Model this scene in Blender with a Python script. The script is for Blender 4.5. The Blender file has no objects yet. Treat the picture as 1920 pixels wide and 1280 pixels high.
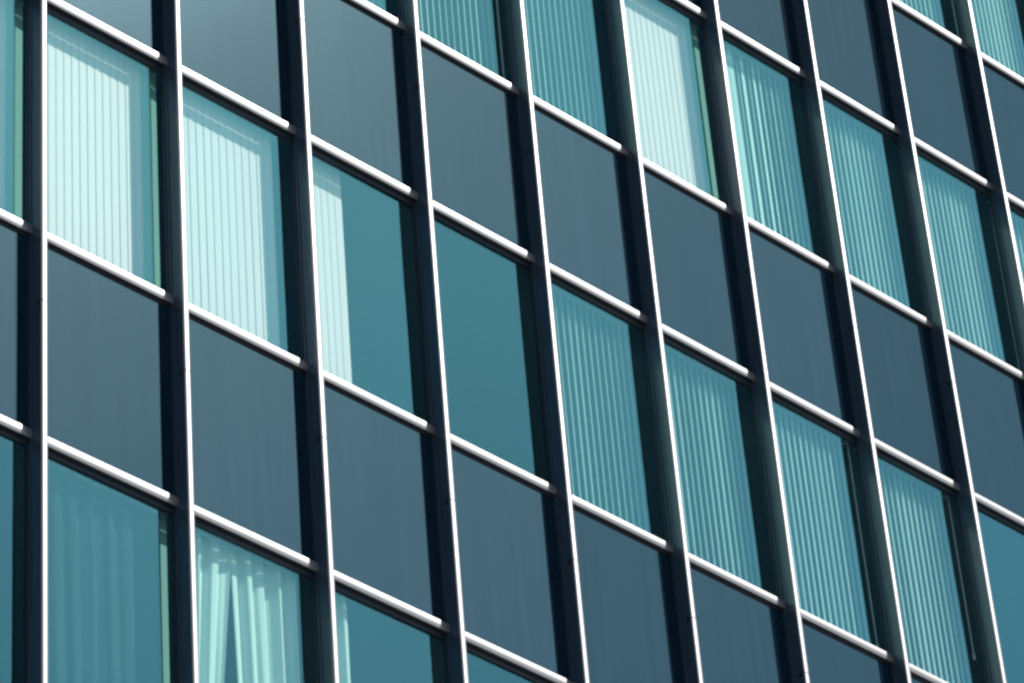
import bpy, bmesh, math, random
from mathutils import Matrix, Vector, Euler
random.seed(7)
scn = bpy.context.scene
R = math.radians

# ------------------------------------------------------------------ camera
S = 1.2                      # metres per bay (distance between two mullions)
Z0 = 14.38730 * S + 1.65     # height of the lowest visible window head above the pavement
cam_d = bpy.data.cameras.new('camera'); cam = bpy.data.objects.new('camera', cam_d)
scn.collection.objects.link(cam); scn.camera = cam
cam.location = (-11.26470 * S, -14.73400 * S, 1.65)
cam.rotation_mode = 'XYZ'; cam.rotation_euler = (2.25070, 0.06900, -0.73870)
cam_d.sensor_width = 36.0; cam_d.lens = 8107.3572 / 1920 * 36.0
cam_d.clip_start = 0.1; cam_d.clip_end = 3000
cam_d.dof.use_dof = False

# ------------------------------------------------------------------ sky, sun, exposure
AZ, EL = 41.0, 46.5          # sun: degrees right of the facade's normal, elevation
sun_dir = Vector((math.sin(R(AZ)) * math.cos(R(EL)), -math.cos(R(AZ)) * math.cos(R(EL)), math.sin(R(EL))))
w = bpy.data.worlds.new('World'); scn.world = w; w.use_nodes = True
nt = w.node_tree; nt.nodes.clear()
sky = nt.nodes.new('ShaderNodeTexSky'); sky.sky_type = 'NISHITA'; sky.sun_disc = False
sky.sun_elevation = R(EL); sky.sun_rotation = R(180 - AZ)
sky.air_density = 1.0; sky.dust_density = 0.6; sky.ozone_density = 1.5
bg = nt.nodes.new('ShaderNodeBackground'); bg.inputs['Strength'].default_value = 0.07
wo = nt.nodes.new('ShaderNodeOutputWorld')
nt.links.new(sky.outputs[0], bg.inputs[0]); nt.links.new(bg.outputs[0], wo.inputs[0])
sd = bpy.data.lights.new('sun', 'SUN'); sd.energy = 5.0; sd.angle = R(0.55); sd.color = (1.0, 0.965, 0.93)
so = bpy.data.objects.new('sun', sd); scn.collection.objects.link(so)
so.rotation_euler = sun_dir.to_track_quat('Z', 'Y').to_euler(); so.location = (0, -20, 60)
scn.view_settings.view_transform = 'Standard'; scn.view_settings.look = 'None'
scn.view_settings.gamma = 1.0; scn.view_settings.use_curve_mapping = False
scn.view_settings.exposure = 0.65
scn.cycles.max_bounces = 10; scn.cycles.transparent_max_bounces = 16
scn.cycles.glossy_bounces = 6; scn.cycles.filter_width = 2.8

# ------------------------------------------------------------------ materials
def new_mat(name):
    m = bpy.data.materials.new(name); m.use_nodes = True
    t = m.node_tree; t.nodes.clear()
    out = t.nodes.new('ShaderNodeOutputMaterial')
    return m, t, out
def N(t, typ, **kw):
    n = t.nodes.new(typ)
    for k, v in kw.items():
        if k in n.inputs.keys(): n.inputs[k].default_value = v
        else: setattr(n, k, v)
    return n
def obj_coords(t, scale=(1, 1, 1), rnd=True):
    tc = t.nodes.new('ShaderNodeTexCoord'); mp = t.nodes.new('ShaderNodeMapping')
    mp.inputs['Scale'].default_value = scale
    t.links.new(tc.outputs['Object'], mp.inputs['Vector'])
    if rnd:
        oi = t.nodes.new('ShaderNodeObjectInfo'); mu = N(t, 'ShaderNodeMath', operation='MULTIPLY'); mu.inputs[1].default_value = 37.0
        t.links.new(oi.outputs['Random'], mu.inputs[0]); t.links.new(mu.outputs[0], mp.inputs['Location'])
    return mp.outputs[0]
def noise_mat(name, c1, c2, rough=(0.3, 0.5), scale=(4, 4, 4), nscale=3.0, metallic=0.0, spec=0.5, bump=0.0, bscale=60.0, sheen=0):
    m, t, out = new_mat(name)
    p = t.nodes.new('ShaderNodeBsdfPrincipled')
    v = obj_coords(t, scale)
    n = N(t, 'ShaderNodeTexNoise'); n.inputs['Scale'].default_value = nscale; n.inputs['Detail'].default_value = 5
    t.links.new(v, n.inputs['Vector'])
    mx = N(t, 'ShaderNodeMix', data_type='RGBA'); mx.inputs[6].default_value = (*c1, 1); mx.inputs[7].default_value = (*c2, 1)
    rp = t.nodes.new('ShaderNodeMapRange'); rp.inputs['From Min'].default_value = 0.3; rp.inputs['From Max'].default_value = 0.7
    t.links.new(n.outputs['Fac'], rp.inputs['Value']); t.links.new(rp.outputs[0], mx.inputs[0])
    t.links.new(mx.outputs[2], p.inputs['Base Color'])
    rr = t.nodes.new('ShaderNodeMapRange'); rr.inputs['To Min'].default_value = rough[0]; rr.inputs['To Max'].default_value = rough[1]
    t.links.new(n.outputs['Fac'], rr.inputs['Value']); t.links.new(rr.outputs[0], p.inputs['Roughness'])
    p.inputs['Metallic'].default_value = metallic
    p.inputs['Specular IOR Level'].default_value = spec
    if bump:
        b = t.nodes.new('ShaderNodeBump'); b.inputs['Strength'].default_value = bump; b.inputs['Distance'].default_value = 0.002
        n2 = N(t, 'ShaderNodeTexNoise'); n2.inputs['Scale'].default_value = bscale; n2.inputs['Detail'].default_value = 3
        t.links.new(v, n2.inputs['Vector']); t.links.new(n2.outputs['Fac'], b.inputs['Height']); t.links.new(b.outputs[0], p.inputs['Normal'])
    t.links.new(p.outputs[0], out.inputs[0])
    return m
M = {}
def satin_mat(name, a, b, scale):
    m = noise_mat(name, (a, a, a * 1.01), (b, b, b * 1.02), (.37, .43), scale, 3, spec=1.0)
    p = next(n for n in m.node_tree.nodes if n.type == 'BSDF_PRINCIPLED')
    p.inputs['Coat Weight'].default_value = .7; p.inputs['Coat Roughness'].default_value = .38; p.inputs['Coat IOR'].default_value = 1.65
    return m
M['cap'] = satin_mat('silver_satin_aluminium', .13, .10, (6, 6, 1.2))
M['sill'] = satin_mat('weathered_satin_aluminium', .13, .085, (2, 8, 10))
M['body'] = noise_mat('dark_navy_anodised', (.040, .058, .080), (.026, .040, .058), (.15, .24), (20, 20, .6), 2.0, spec=.85)
M['shade_strip'] = noise_mat('black_shade_strip', (.010, .012, .015), (.006, .008, .010), (.5, .6))  # near-black colour for the painted shade band under transoms
M['soffit'] = noise_mat('dark_soffit', (.016, .022, .030), (.012, .018, .025), (.4, .5), (1, 1, 1), 2)
M['bolt'] = noise_mat('black_bolt', (.008, .010, .013), (.005, .006, .008), (.4, .5))
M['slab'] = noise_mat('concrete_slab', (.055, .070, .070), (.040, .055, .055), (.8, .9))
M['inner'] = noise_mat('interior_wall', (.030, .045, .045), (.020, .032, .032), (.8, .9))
M['rail'] = noise_mat('blind_rail', (.35, .40, .40), (.30, .34, .34), (.4, .5))
M['body_wall'] = noise_mat('rear_wall', (.28, .29, .30), (.22, .23, .24), (.7, .9))
M['ground'] = noise_mat('paving', (.22, .22, .21), (.15, .15, .15), (.8, .95), (.2, .2, .2), 4)

# spandrel glass: coloured coating under a slightly uneven glossy face
def panel_mat():
    m, t, out = new_mat('enamelled_spandrel')
    v = obj_coords(t, (1, 1, .7))
    n = N(t, 'ShaderNodeTexNoise'); n.inputs['Scale'].default_value = 1.6; n.inputs['Detail'].default_value = 5
    t.links.new(v, n.inputs['Vector'])
    mx = N(t, 'ShaderNodeMix', data_type='RGBA'); mx.inputs[6].default_value = (.0015, .006, .011, 1); mx.inputs[7].default_value = (.003, .009, .015, 1)
    t.links.new(n.outputs['Fac'], mx.inputs[0])
    d = t.nodes.new('ShaderNodeBsdfDiffuse'); t.links.new(mx.outputs[2], d.inputs[0])
    n2 = N(t, 'ShaderNodeTexNoise'); n2.inputs['Scale'].default_value = 110; n2.inputs['Detail'].default_value = 3
    t.links.new(v, n2.inputs['Vector'])
    b = t.nodes.new('ShaderNodeBump'); b.inputs['Strength'].default_value = .25; b.inputs['Distance'].default_value = .0006
    t.links.new(n2.outputs['Fac'], b.inputs['Height'])
    g1 = t.nodes.new('ShaderNodeBsdfGlossy'); g1.inputs['Color'].default_value = (.42, .88, 1.0, 1); g1.inputs['Roughness'].default_value = .03
    g2 = t.nodes.new('ShaderNodeBsdfGlossy'); g2.inputs['Color'].default_value = (.70, .90, 1, 1); g2.inputs['Roughness'].default_value = .27
    t.links.new(b.outputs[0], g2.inputs['Normal'])
    oi = t.nodes.new('ShaderNodeObjectInfo'); vr = t.nodes.new('ShaderNodeMapRange')
    vr.inputs['To Min'].default_value = PANEL_MIRROR * .9; vr.inputs['To Max'].default_value = PANEL_MIRROR * 1.1
    t.links.new(oi.outputs['Random'], vr.inputs['Value'])
    # rain streaks and dust dull the face a little
    v2 = obj_coords(t, (9, 9, .35)); n3 = N(t, 'ShaderNodeTexNoise'); n3.inputs['Scale'].default_value = 1.4; n3.inputs['Detail'].default_value = 6
    t.links.new(v2, n3.inputs['Vector']); sr = t.nodes.new('ShaderNodeMapRange'); sr.inputs['From Min'].default_value = .3; sr.inputs['From Max'].default_value = .75
    sr.inputs['To Min'].default_value = 1.03; sr.inputs['To Max'].default_value = .945; t.links.new(n3.outputs['Fac'], sr.inputs['Value'])
    mm = N(t, 'ShaderNodeMath', operation='MULTIPLY'); t.links.new(vr.outputs[0], mm.inputs[0]); t.links.new(sr.outputs[0], mm.inputs[1])
    n4 = N(t, 'ShaderNodeTexNoise'); n4.inputs['Scale'].default_value = 1.1; n4.inputs['Detail'].default_value = 1; t.links.new(v, n4.inputs['Vector'])
    b4 = t.nodes.new('ShaderNodeBump'); b4.inputs['Strength'].default_value = .3; b4.inputs['Distance'].default_value = .006
    t.links.new(n4.outputs['Fac'], b4.inputs['Height']); t.links.new(b4.outputs[0], g1.inputs['Normal'])
    m1 = t.nodes.new('ShaderNodeMixShader'); t.links.new(mm.outputs[0], m1.inputs[0])
    t.links.new(d.outputs[0], m1.inputs[1]); t.links.new(g1.outputs[0], m1.inputs[2])
    m2 = t.nodes.new('ShaderNodeMixShader'); m2.inputs[0].default_value = PANEL_HAZE
    t.links.new(m1.outputs[0], m2.inputs[1]); t.links.new(g2.outputs[0], m2.inputs[2])
    t.links.new(m2.outputs[0], out.inputs[0]); return m
PANEL_MIRROR, PANEL_HAZE = .155, .0009
M['panel'] = panel_mat()

# solar-control glazing: tinted see-through plus a coated mirror reflection
def glass_mat():
    m, t, out = new_mat('teal_solar_glass')
    tr = t.nodes.new('ShaderNodeBsdfTransparent'); tr.inputs[0].default_value = (.86, .98, .92, 1)
    gl = t.nodes.new('ShaderNodeBsdfGlossy'); gl.inputs['Color'].default_value = (.26, .90, 1.0, 1); gl.inputs['Roughness'].default_value = .02
    lw = t.nodes.new('ShaderNodeLayerWeight'); lw.inputs[0].default_value = .5
    pw = N(t, 'ShaderNodeMath', operation='POWER'); pw.inputs[1].default_value = 4.0
    t.links.new(lw.outputs['Facing'], pw.inputs[0])
    ad = N(t, 'ShaderNodeMath', operation='ADD'); ad.inputs[1].default_value = .215; ad.use_clamp = True
    t.links.new(pw.outputs[0], ad.inputs[0])
    oi = t.nodes.new('ShaderNodeObjectInfo'); vr = t.nodes.new('ShaderNodeMapRange')
    vr.inputs['To Min'].default_value = .90; vr.inputs['To Max'].default_value = 1.10
    t.links.new(oi.outputs['Random'], vr.inputs['Value'])
    mm = N(t, 'ShaderNodeMath', operation='MULTIPLY'); t.links.new(ad.outputs[0], mm.inputs[0]); t.links.new(vr.outputs[0], mm.inputs[1]); ad = mm
    v = obj_coords(t, (1, 1, .6))
    n = N(t, 'ShaderNodeTexNoise'); n.inputs['Scale'].default_value = 1.6; n.inputs['Detail'].default_value = 1
    t.links.new(v, n.inputs['Vector'])
    b = t.nodes.new('ShaderNodeBump'); b.inputs['Strength'].default_value = .4; b.inputs['Distance'].default_value = .006
    t.links.new(n.outputs['Fac'], b.inputs['Height']); t.links.new(b.outputs[0], gl.inputs['Normal'])
    mx = t.nodes.new('ShaderNodeMixShader')
    t.links.new(ad.outputs[0], mx.inputs[0]); t.links.new(tr.outputs[0], mx.inputs[1]); t.links.new(gl.outputs[0], mx.inputs[2])
    t.links.new(mx.outputs[0], out.inputs[0]); return m
M['glass'] = glass_mat()

def cloth_mat(name, c1, c2, trans=.25):
    m, t, out = new_mat(name)
    v = obj_coords(t, (9, 9, .25))
    n = N(t, 'ShaderNodeTexNoise'); n.inputs['Scale'].default_value = 2.0; n.inputs['Detail'].default_value = 3
    t.links.new(v, n.inputs['Vector'])
    mx = N(t, 'ShaderNodeMix', data_type='RGBA'); mx.inputs[6].default_value = (*c1, 1); mx.inputs[7].default_value = (*c2, 1)
    t.links.new(n.outputs['Fac'], mx.inputs[0])
    d = t.nodes.new('ShaderNodeBsdfDiffuse'); tl = t.nodes.new('ShaderNodeBsdfTranslucent')
    t.links.new(mx.outputs[2], d.inputs[0]); t.links.new(mx.outputs[2], tl.inputs[0])
    ms = t.nodes.new('ShaderNodeMixShader'); ms.inputs[0].default_value = trans
    t.links.new(d.outputs[0], ms.inputs[1]); t.links.new(tl.outputs[0], ms.inputs[2])
    t.links.new(ms.outputs[0], out.inputs[0]); return m
M['blind'] = cloth_mat('ivory_blind_fabric', (.80, .68, .69), (.77, .66, .67), .04)
M['blind_teal'] = cloth_mat('pale_green_blind_fabric', (.74, .90, .88), (.66, .82, .80), .34)
M['strip_glass_tint'] = cloth_mat('blind_fabric_painted_glass_tint', (.29, .50, .47), (.25, .45, .42), .1)  # same blind cloth, its green look through unreflecting glass painted into the colour
M['curtain'] = cloth_mat('pale_curtain', (.74, .84, .80), (.60, .72, .70), .2)

# ------------------------------------------------------------------ mesh helpers (units: bays, converted to metres)
COL = scn.collection
class MB:
    def __init__(s): s.bm = bmesh.new()
    def box(s, x0, x1, y0, y1, z0, z1):
        v = [s.bm.verts.new((x * S, y * S, z * S)) for x in (x0, x1) for y in (y0, y1) for z in (z0, z1)]
        for f in ((0, 1, 3, 2), (4, 6, 7, 5), (0, 4, 5, 1), (2, 3, 7, 6), (0, 2, 6, 4), (1, 5, 7, 3)):
            s.bm.faces.new([v[i] for i in f])
    def prism_z(s, pts, z0, z1):
        a = [s.bm.verts.new((x * S, y * S, z0 * S)) for x, y in pts]; b = [s.bm.verts.new((x * S, y * S, z1 * S)) for x, y in pts]
        n = len(pts)
        for i in range(n): s.bm.faces.new((a[i], a[(i + 1) % n], b[(i + 1) % n], b[i]))
        s.bm.faces.new(a[::-1]); s.bm.faces.new(b)
    def prism_x(s, pts, x0, x1):
        a = [s.bm.verts.new((x0 * S, y * S, z * S)) for y, z in pts]; b = [s.bm.verts.new((x1 * S, y * S, z * S)) for y, z in pts]
        n = len(pts)
        for i in range(n): s.bm.faces.new((a[i], b[i], b[(i + 1) % n], a[(i + 1) % n]))
        s.bm.faces.new(a); s.bm.faces.new(b[::-1])
    def mesh(s, name, m, smooth=False):
        if m is not M['glass']: bmesh.ops.recalc_face_normals(s.bm, faces=s.bm.faces)
        me = bpy.data.meshes.new(name); s.bm.to_mesh(me); s.bm.free(); me.materials.append(m)
        if smooth: me.polygons.foreach_set('use_smooth', [True] * len(me.polygons))
        return me
def link(name, me, loc=(0, 0, 0), parent=None):
    o = bpy.data.objects.new(name, me); COL.objects.link(o); o.location = loc
    if parent: o.parent = parent
    return o
def tag(o, label, cat, group=None, kind=None):
    if label: o['label'] = label
    if cat: o['category'] = cat
    if group: o['group'] = group
    if kind: o['kind'] = kind
def P(x, y, z): return (x * S, y * S, z * S)

# ------------------------------------------------------------------ dimensions
Hw, Hp = 1.8482, 1.4464                # window and spandrel heights
FD, FW, TD, TH = .1173, .0430, .030, .066   # fin depth, fin width, transom projection, transom height
ADJ = {0: -.0115, 1: .0008, 2: .0126, 3: .0069, 4: .0014, 5: -.0017, 6: -.0082, 7: -.0015, 8: -.0051, 9: .0062}
def fx(i): return i + ADJ.get(i, 0.0)
LADJ = {0: -.0044, 1: -.0012, 2: .0039, 3: .0072, 4: .0005, 5: -.006}
def lev(k):                             # level 0 = head of the lowest row of windows; odd = window foot
    a, b = divmod(k, 2)
    return a * (Hw + Hp) + b * Hp + LADJ.get(k, 0.0)
B0, B1 = -2, 10                         # bays built piece by piece
K0, K1 = -1, 6                          # levels built piece by piece
XB0, XB1, KB0, KB1 = -5, 14, -9, 10     # bays and levels of the whole face
ZG = -Z0 / S

# ------------------------------------------------------------------ ground
g = MB(); g.bm.verts.new((0, 0, 0)); g.bm.verts.remove(list(g.bm.verts)[0])
g.box(-600, 600, -600, 600, -.1, 0)
go = link('ground', g.mesh('ground', M['ground'])); tag(go, None, None, kind='structure')

# ------------------------------------------------------------------ the building
bld = bpy.data.objects.new('office_building', None); COL.objects.link(bld)
bld.location = (4 * S, 0, 0)
tag(bld, 'modernist office block with a curtain wall of dark fins, white transoms and teal glass', 'building')
def part(name, me, x, y, z, parent=None):    # x,y,z in bay units, z from level 0
    if parent is None: return link(name, me, ((x - 4) * S, y * S, z * S + Z0), bld)
    return link(name, me, (x * S, y * S, z * S), parent)

zlo, zhi = lev(KB0), lev(KB1)
# mullion fins: dark body, white nosing in storey-high lengths, bolts at each splice
def fin_body():
    b = MB()
    b.prism_z([(-.0165, .0), (-.0165, -FD + .012), (.0165, -FD + .012), (.0165, .0)], zlo, zhi)
    b.prism_z([(-.0235, .022), (-.0235, -.016), (-.0167, -.016), (-.0167, .022)], zlo, zhi)
    b.prism_z([(.0167, .022), (.0167, -.016), (.0235, -.016), (.0235, .022)], zlo, zhi)
    return b.mesh('mullion', M['body'])
def fin_cap():
    b = MB(); h = FW / 2; c = .009
    js = [lev(2 * q) + .63 * Hp for q in range(-5, 6)]
    es = [zlo] + [j for j in js if zlo < j < zhi] + [zhi]
    for a, e in zip(es[:-1], es[1:]):
        b.prism_z([(-h, -FD + .0115)] + [(-h * math.cos(R(q_)), -FD + c * (1 - math.sin(R(q_)))) for q_ in range(0, 181, 10)] + [(h, -FD + .0115)], a + .0035, e - .0035)
    return b.mesh('nosing', M['cap'])
def bolt_mesh():
    b = bmesh.new()
    bmesh.ops.create_cone(b, cap_ends=True, segments=14, radius1=.021, radius2=.017, depth=.010, matrix=Matrix.Rotation(R(-90), 4, 'Y'))
    me = bpy.data.meshes.new('bolt'); b.to_mesh(me); b.free(); me.materials.append(M['bolt']); return me
body_me, cap_me, bolt_me = fin_body(), fin_cap(), bolt_mesh()
for i in range(B0, B1 + 2):
    f = part('mullion', body_me, fx(i), 0, 0)
    part('nosing', cap_me, 0, 0, 0, f)
    for q in (-1, 0, 1, 2):
        part('bolt', bolt_me, -.0185, -FD + .034, lev(2 * q) + .63 * Hp, f)

# transoms: dark body carrying a white front plate
def transom_body(x0, x1, b=None):
    own = b is None; b = b or MB()
    b.box(x0, x1, -TD + .006, .0, .003, TH - .003)
    return b
def plate_profile():
    pts = []
    for q_ in range(0, 13):
        f = q_ / 12; z = f * TH
        bow = .007 * max(0, 1 - f / .55) ** 2 + .012 * max(0, (f - .80) / .20) ** 2
        pts.append((-TD + bow, z))
    return pts + [(-TD + .016, TH - .001), (-TD + .016, TH - .004), (-TD + .0125, TH - .004), (-TD + .0125, .0015)]
for k in range(K0, K1 + 1):
    for i in range(B0, B1 + 1):
        L = fx(i + 1) - fx(i)
        b = MB(); b.box(FW / 2 - .002, L - FW / 2 + .002, -TD + .013, .0, .003, TH - .003)
        tr = part('transom', b.mesh('transom', M['soffit']), fx(i), random.uniform(-.0008, .0008), lev(k) + random.uniform(-.0012, .0012))
        b = MB(); b.prism_x(plate_profile(), FW / 2 - .003, L - FW / 2 + .003)
        part('front_plate', b.mesh('front_plate', M['sill']), 0, 0, 0, tr)

# spandrel panels (between level 2q and 2q+1)
for q in (-1, 0, 1, 2, 3):
    for i in range(B0, B1 + 1):
        k = 2 * q
        if k < K0 - 1 or k > K1: continue
        L = fx(i + 1) - fx(i)
        z0, z1 = lev(k) + TH, lev(k + 1)
        b = MB(); b.box(.024, L - .024, .0, .012, .0, z1 - z0 - .0005)
        sp = part('spandrel_panel', b.mesh('spandrel_panel', M['panel']), fx(i), 0, z0)
        b = MB(); b.box(.024, L - .024, -.006, -.0005, z1 - z0 - .020, z1 - z0 + .0025)  # dark strip added to paint the shade and reflection under the transom
        part('shade_strip', b.mesh('shade_strip', M['shade_strip']), 0, 0, 0, sp)

# windows (between level 2q-1 and 2q): dark frame > glass pane
def window(i, q):
    L = fx(i + 1) - fx(i)
    z0, z1 = lev(2 * q - 1) + TH, lev(2 * q); H = z1 - z0
    b = MB(); j = .006; e = .024
    b.box(e, e + j, .004, .024, 0, H); b.box(L - e - j, L - e, .004, .024, 0, H)
    b.box(e + j, L - e - j, .004, .030, H - .034, H - .0065); b.box(e + j, L - e - j, .010, .030, 0, .010)
    b.box(e + j, L - e - j, .000, .034, H - .006, H + .002)
    fr = part('window', b.mesh('window', M['soffit']), fx(i), 0, z0)
    b = MB(); x0, x1, a, c = e + j, L - e - j, .010, H - .034
    vs = [b.bm.verts.new((x * S, .018 * S, z * S)) for x, z in ((x0, a), (x1, a), (x1, c), (x0, c))]
    b.bm.faces.new(vs)
    me = b.mesh('glass_pane', M['glass'])
    gp = part('glass_pane', me, 0, 0, 0, fr)
    gp.rotation_euler = (R(random.uniform(-.06, .06)), 0, R(random.uniform(-.10, .10)))   # panes never sit quite true
for q in (0, 1, 2, 3):
    for i in range(B0, B1 + 1): window(i, q)

# everything beyond the picture, merged (same construction)
def outside(i, k): return not (B0 <= i <= B1 and K0 <= k <= K1)
bT, bC, bP, bG = MB(), MB(), MB(), MB()
for k in range(KB0, KB1 + 1):
    for i in range(XB0, XB1):
        inT = (B0 <= i <= B1 and K0 <= k <= K1)
        if not inT:
            bT.box(i + FW / 2, i + 1 - FW / 2, -TD + .006, .0, lev(k) + .003, lev(k) + TH - .003)
            bC.box(i + FW / 2, i + 1 - FW / 2, -TD, -TD + .0055, lev(k), lev(k) + TH)
        if k < KB1:
            if k % 2 == 0:
                if not (B0 <= i <= B1 and -2 <= k <= 6):
                    bP.box(i + .03, i + .97, 0, .012, lev(k) + TH, lev(k + 1))
            elif not (B0 <= i <= B1 and -1 <= k <= 5):
                vs = [bG.bm.verts.new((x * S, .018 * S, z * S)) for x, z in ((i + .03, lev(k) + TH), (i + .97, lev(k) + TH), (i + .97, lev(k + 1)), (i + .03, lev(k + 1)))]
                bG.bm.faces.new(vs)
for nm, b, m in (('transom', bT, 'body'), ('front_plate', bC, 'sill'), ('spandrel_panel', bP, 'panel'), ('glass_pane', bG, 'glass')):
    o = part(nm, b.mesh(nm, M[m]), 0, 0, 0); o['kind'] = 'stuff'
b1, b2 = MB(), MB()
for i in list(range(XB0, B0)) + list(range(B1 + 2, XB1 + 1)):
    b1.box(i - .02, i + .02, -FD + .012, .03, zlo, zhi); b2.box(i - FW / 2, i + FW / 2, -FD, -FD + .0115, zlo, zhi)
for nm, b, m in (('mullion', b1, 'body'), ('nosing', b2, 'cap')):
    o = part(nm, b.mesh(nm, M[m]), 0, 0, 0); o['kind'] = 'stuff'

# storey slabs, rear wall, base and roof
DEEP = 4.0
for k in range(KB0 - 1, KB1 + 1):
    if k % 2 == 0:
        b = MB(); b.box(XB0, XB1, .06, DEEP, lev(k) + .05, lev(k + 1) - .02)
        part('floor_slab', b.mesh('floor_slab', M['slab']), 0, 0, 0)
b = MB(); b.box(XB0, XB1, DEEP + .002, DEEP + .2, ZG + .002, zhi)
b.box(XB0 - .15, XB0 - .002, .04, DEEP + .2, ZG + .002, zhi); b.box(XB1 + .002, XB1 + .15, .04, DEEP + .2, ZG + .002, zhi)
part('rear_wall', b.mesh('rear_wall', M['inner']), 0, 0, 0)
b = MB(); b.box(XB0 - .1, XB1 + .1, .05, DEEP, ZG + .002, zlo - .03)
part('base_wall', b.mesh('base_wall', M['body_wall']), 0, 0, 0)
b = MB(); b.box(XB0 - .2, XB1 + .2, -.15, DEEP + .3, zhi + .004, zhi + .3)
part('roof', b.mesh('roof', M['body_wall']), 0, 0, 0)

# ------------------------------------------------------------------ blinds and curtains behind the glass
YB = .110
def blind(i, q, u0, u1, tilt, mat, label, n=17, jitter=2.0, bright=(), name='vertical_blind', curve=None, wfac=1.10, cord=None):
    z0, z1 = lev(2 * q - 1) + .02, lev(2 * q) + .045
    root = bpy.data.objects.new(name, None); COL.objects.link(root)
    root.location = ((i + u0) * S, YB * S, z0 * S + Z0)
    tag(root, label, 'blind', 'vertical blinds behind the office windows')
    if curve is None: curve = .015 if tilt < 20 else .065
    if tilt < 20: wfac = 1.08; jitter = .5
    H = z1 - z0; pitch = 1.0 / n; cnt = max(1, int(round((u1 - u0) / pitch))); pitch = (u1 - u0) / cnt
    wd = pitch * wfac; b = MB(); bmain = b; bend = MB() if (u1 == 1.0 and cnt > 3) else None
    wob = random.uniform(0, 6); amp_ = 0 if tilt < 20 else 3.0
    for s in range(cnt):
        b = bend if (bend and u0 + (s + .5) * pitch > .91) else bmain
        a = R(tilt + amp_ * math.sin(s * .9 + wob) + random.uniform(-jitter, jitter))
        if s in bright: a = R(bright[s])
        xc = (s + .5) * pitch
        cols = []
        for t_ in (-.5, -.25, 0, .25, .5):
            lx = t_ * wd; ly = -curve * wd * (1 - (2 * t_) ** 2)      # bowed strip
            x = xc + lx * math.cos(a) - ly * math.sin(a); y = lx * math.sin(a) + ly * math.cos(a)
            sw = random.uniform(-.001, .001)
            cols.append((b.bm.verts.new(((x + sw) * S, y * S, .0)), b.bm.verts.new((x * S, y * S, (H - .03) * S))))
        for (p0, p1), (p2, p3) in zip(cols[:-1], cols[1:]): b.bm.faces.new((p0, p2, p3, p1))
    o = link('slats', bmain.mesh('slats', M[mat], True), (0, 0, 0), root)
    if bend: link('end_slats', bend.mesh('end_slats', M['strip_glass_tint'], True), (0, 0, 0), root)  # end slats painted green for the glass tint beside the fin
    b = MB(); b.box(0, max(u1, cord[0] + .01 if cord else 0) - u0, -.012, .012, H - .028, H)
    if cord: b.box(cord[0] - u0 - .006, cord[0] - u0 + .006, -.034, -.0125, H - .028, H - .004)
    link('headrail', b.mesh('headrail', M['rail']), (0, 0, 0), root)
    if cord is not None:                     # pull cord hanging at the side, with its weight
        c0, clen = cord; b = MB(); x = c0 - u0
        b.box(x - .003, x + .003, -.030, -.024, H - clen, H - .029); b.box(x - .006, x + .006, -.033, -.021, H - clen - .05, H - clen)
        link('cord', b.mesh('cord', M['blind']), (0, 0, 0), root)
    return root
def curtain(i, q, parts, label, mat='curtain', amp=.020, waves=9, name='curtain', depth=None):
    """parts: list of (top_u0, top_u1, bottom_u0, bottom_u1)"""
    z0, z1 = lev(2 * q - 1) + .02, lev(2 * q) + .045; H = z1 - z0
    root = bpy.data.objects.new(name, None); COL.objects.link(root)
    root.location = (i * S, (depth or YB) * S, z0 * S + Z0); tag(root, label, 'curtain')
    for a0, a1, c0, c1 in parts:
        b = MB(); nx, nz = 90, 14; grid = []
        ph = random.uniform(0, 6); nw = max(2, waves * (a1 - a0))
        for jz in range(nz + 1):
            v = jz / nz; e = v ** 1.15; row = []
            for jx in range(nx + 1):
                u = jx / nx; x = (a0 * e + c0 * (1 - e)) + ((a1 - a0) * e + (c1 - c0) * (1 - e)) * u
                y = amp * math.sin(2 * math.pi * nw * u + ph + 1.3 * math.sin(3.1 * u)) + .5 * amp * math.sin(2 * math.pi * nw * .47 * u + 2 * ph + .6 * v) + .22 * amp * math.sin(2 * math.pi * nw * 2.3 * u + ph * 3 + 1.1 * v)
                row.append(b.bm.verts.new((x * S, y * S, v * (H - .03) * S)))
            grid.append(row)
        for r0, r1 in zip(grid[:-1], grid[1:]):
            for t_ in range(nx): b.bm.faces.new((r0[t_], r0[t_ + 1], r1[t_ + 1], r1[t_]))
        link('drape', b.mesh('drape', M[mat], True), (0, 0, 0), root)
    b = MB(); b.box(min(p[0] for p in parts), max(p[1] for p in parts), -.012, .012, H - .028, H)
    link('curtain_rail', b.mesh('curtain_rail', M['rail']), (0, 0, 0), root)
    return root

TC = 'blind_teal'
blind(-1, 1, .08, 1.0, 4, 'blind', 'closed blind at the left picture edge, seen as a narrow sliver behind the first fin')
blind(0, 1, .075, 1.0, 4, 'blind', 'closed pale blind with the largest sunlit patch, leftmost bright window', jitter=1.5)
blind(1, 1, .07, .90, 4, 'blind', 'closed pale blind, sunlit, directly above the window with the parted curtain', jitter=1.5, bright={4: 5})
blind(2, 1, .07, .46, 3, 'blind', 'half-drawn pale blind covering only the left part of a window above a plain panel', jitter=1)
blind(4, 1, .07, .93, 52, TC, 'striped green blind right of the wholly plain window')
blind(5, 1, .07, .93, 54, TC, 'striped green blind under the panel below the bright patch window, right of centre')
blind(6, 1, .07, .93, 50, TC, 'striped green blind with a pull cord, third of the lower diagonal row of striped blinds', curve=.15, cord=(.965, 1.7))
blind(7, 1, .07, .93, 54, TC, 'striped green blind with a weighted cord, running out at the lower right picture edge', cord=(.965, 1.35))
blind(2, 2, .07, .93, 52, TC, 'blind of which only a small corner shows at the top edge, left of centre')
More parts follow.
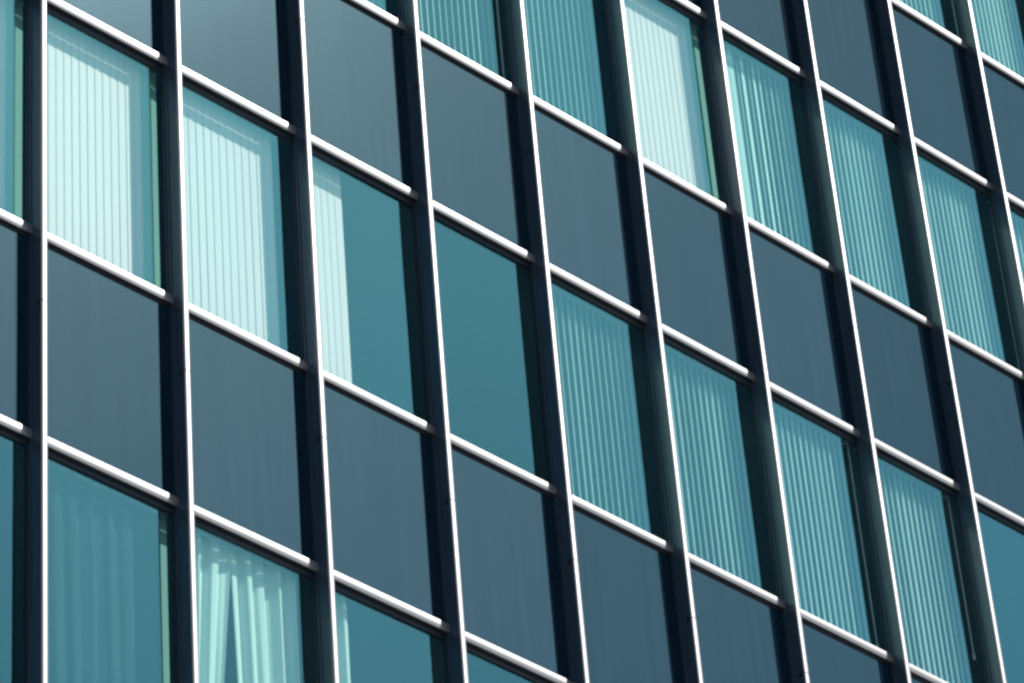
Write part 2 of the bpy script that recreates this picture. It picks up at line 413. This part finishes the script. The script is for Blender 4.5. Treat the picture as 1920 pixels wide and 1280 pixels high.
blind(3, 2, .07, .93, 47, TC, 'striped blind at the top edge with a pale cord at its right side', cord=(.965, 1.78))
blind(4, 2, .07, .93, 48, TC, 'striped blind at the top centre, left of the bright sunlit blind')
blind(5, 2, .07, 1.0, 4, 'blind', 'closed pale sunlit blind at the top right of centre, glass tint painted green on its strip beside the fin')
blind(6, 2, .07, .93, 50, TC, 'blind with uneven bright slats at its left, right of the closed sunlit blind', bright={2: 2, 3: 3, 4: 6, 6: 20, 8: 26, 9: 34, 11: 38})
blind(7, 2, .07, .93, 54, TC, 'finely striped green blind one window right of the unevenly slatted bright one')
blind(8, 2, .07, .93, 53, TC, 'finely striped green blind two windows right of the unevenly slatted bright one')
blind(9, 2, .07, .93, 53, TC, 'blind showing as a thin wedge at the right picture edge, upper row')
blind(8, 3, .07, .93, 52, TC, 'blind in the small corner of window at the top right')
blind(9, 3, .07, .93, 55, TC, 'faint green blind in the window at the top right corner')
blind(0, 0, .955, 1.0, 0, 'strip_glass_tint', 'narrow strip of blind, painted in the green tint of the glass, at the right side of the bottom left window', n=20)
blind(8, 0, .62, .93, 4, 'blind', 'pale blind end showing as a light spot at the lower right picture edge')
M['net'] = cloth_mat('sheer_net', (.22, .34, .34), (.10, .20, .22), .3)
_t = M['net'].node_tree; _o = next(n for n in _t.nodes if n.type == 'OUTPUT_MATERIAL'); _src = _o.inputs[0].links[0].from_socket
_tr = _t.nodes.new('ShaderNodeBsdfTransparent'); _mx = _t.nodes.new('ShaderNodeMixShader'); _mx.inputs[0].default_value = .26
_t.links.new(_tr.outputs[0], _mx.inputs[1]); _t.links.new(_src, _mx.inputs[2]); _t.links.new(_mx.outputs[0], _o.inputs[0])
curtain(0, 0, [(.07, .94, .10, .94)], 'faint sheer net curtain behind the bottom left window, hardly visible', mat='net', amp=.016, waves=8)
curtain(1, 0, [(.07, .46, .07, .30), (.455, .93, .50, .93)], 'parted pale curtain with soft folds in the second window of the bottom row')
curtain(2, 0, [(.07, .30, .07, .30)], 'narrow pale curtain at the left of the third window of the bottom row')
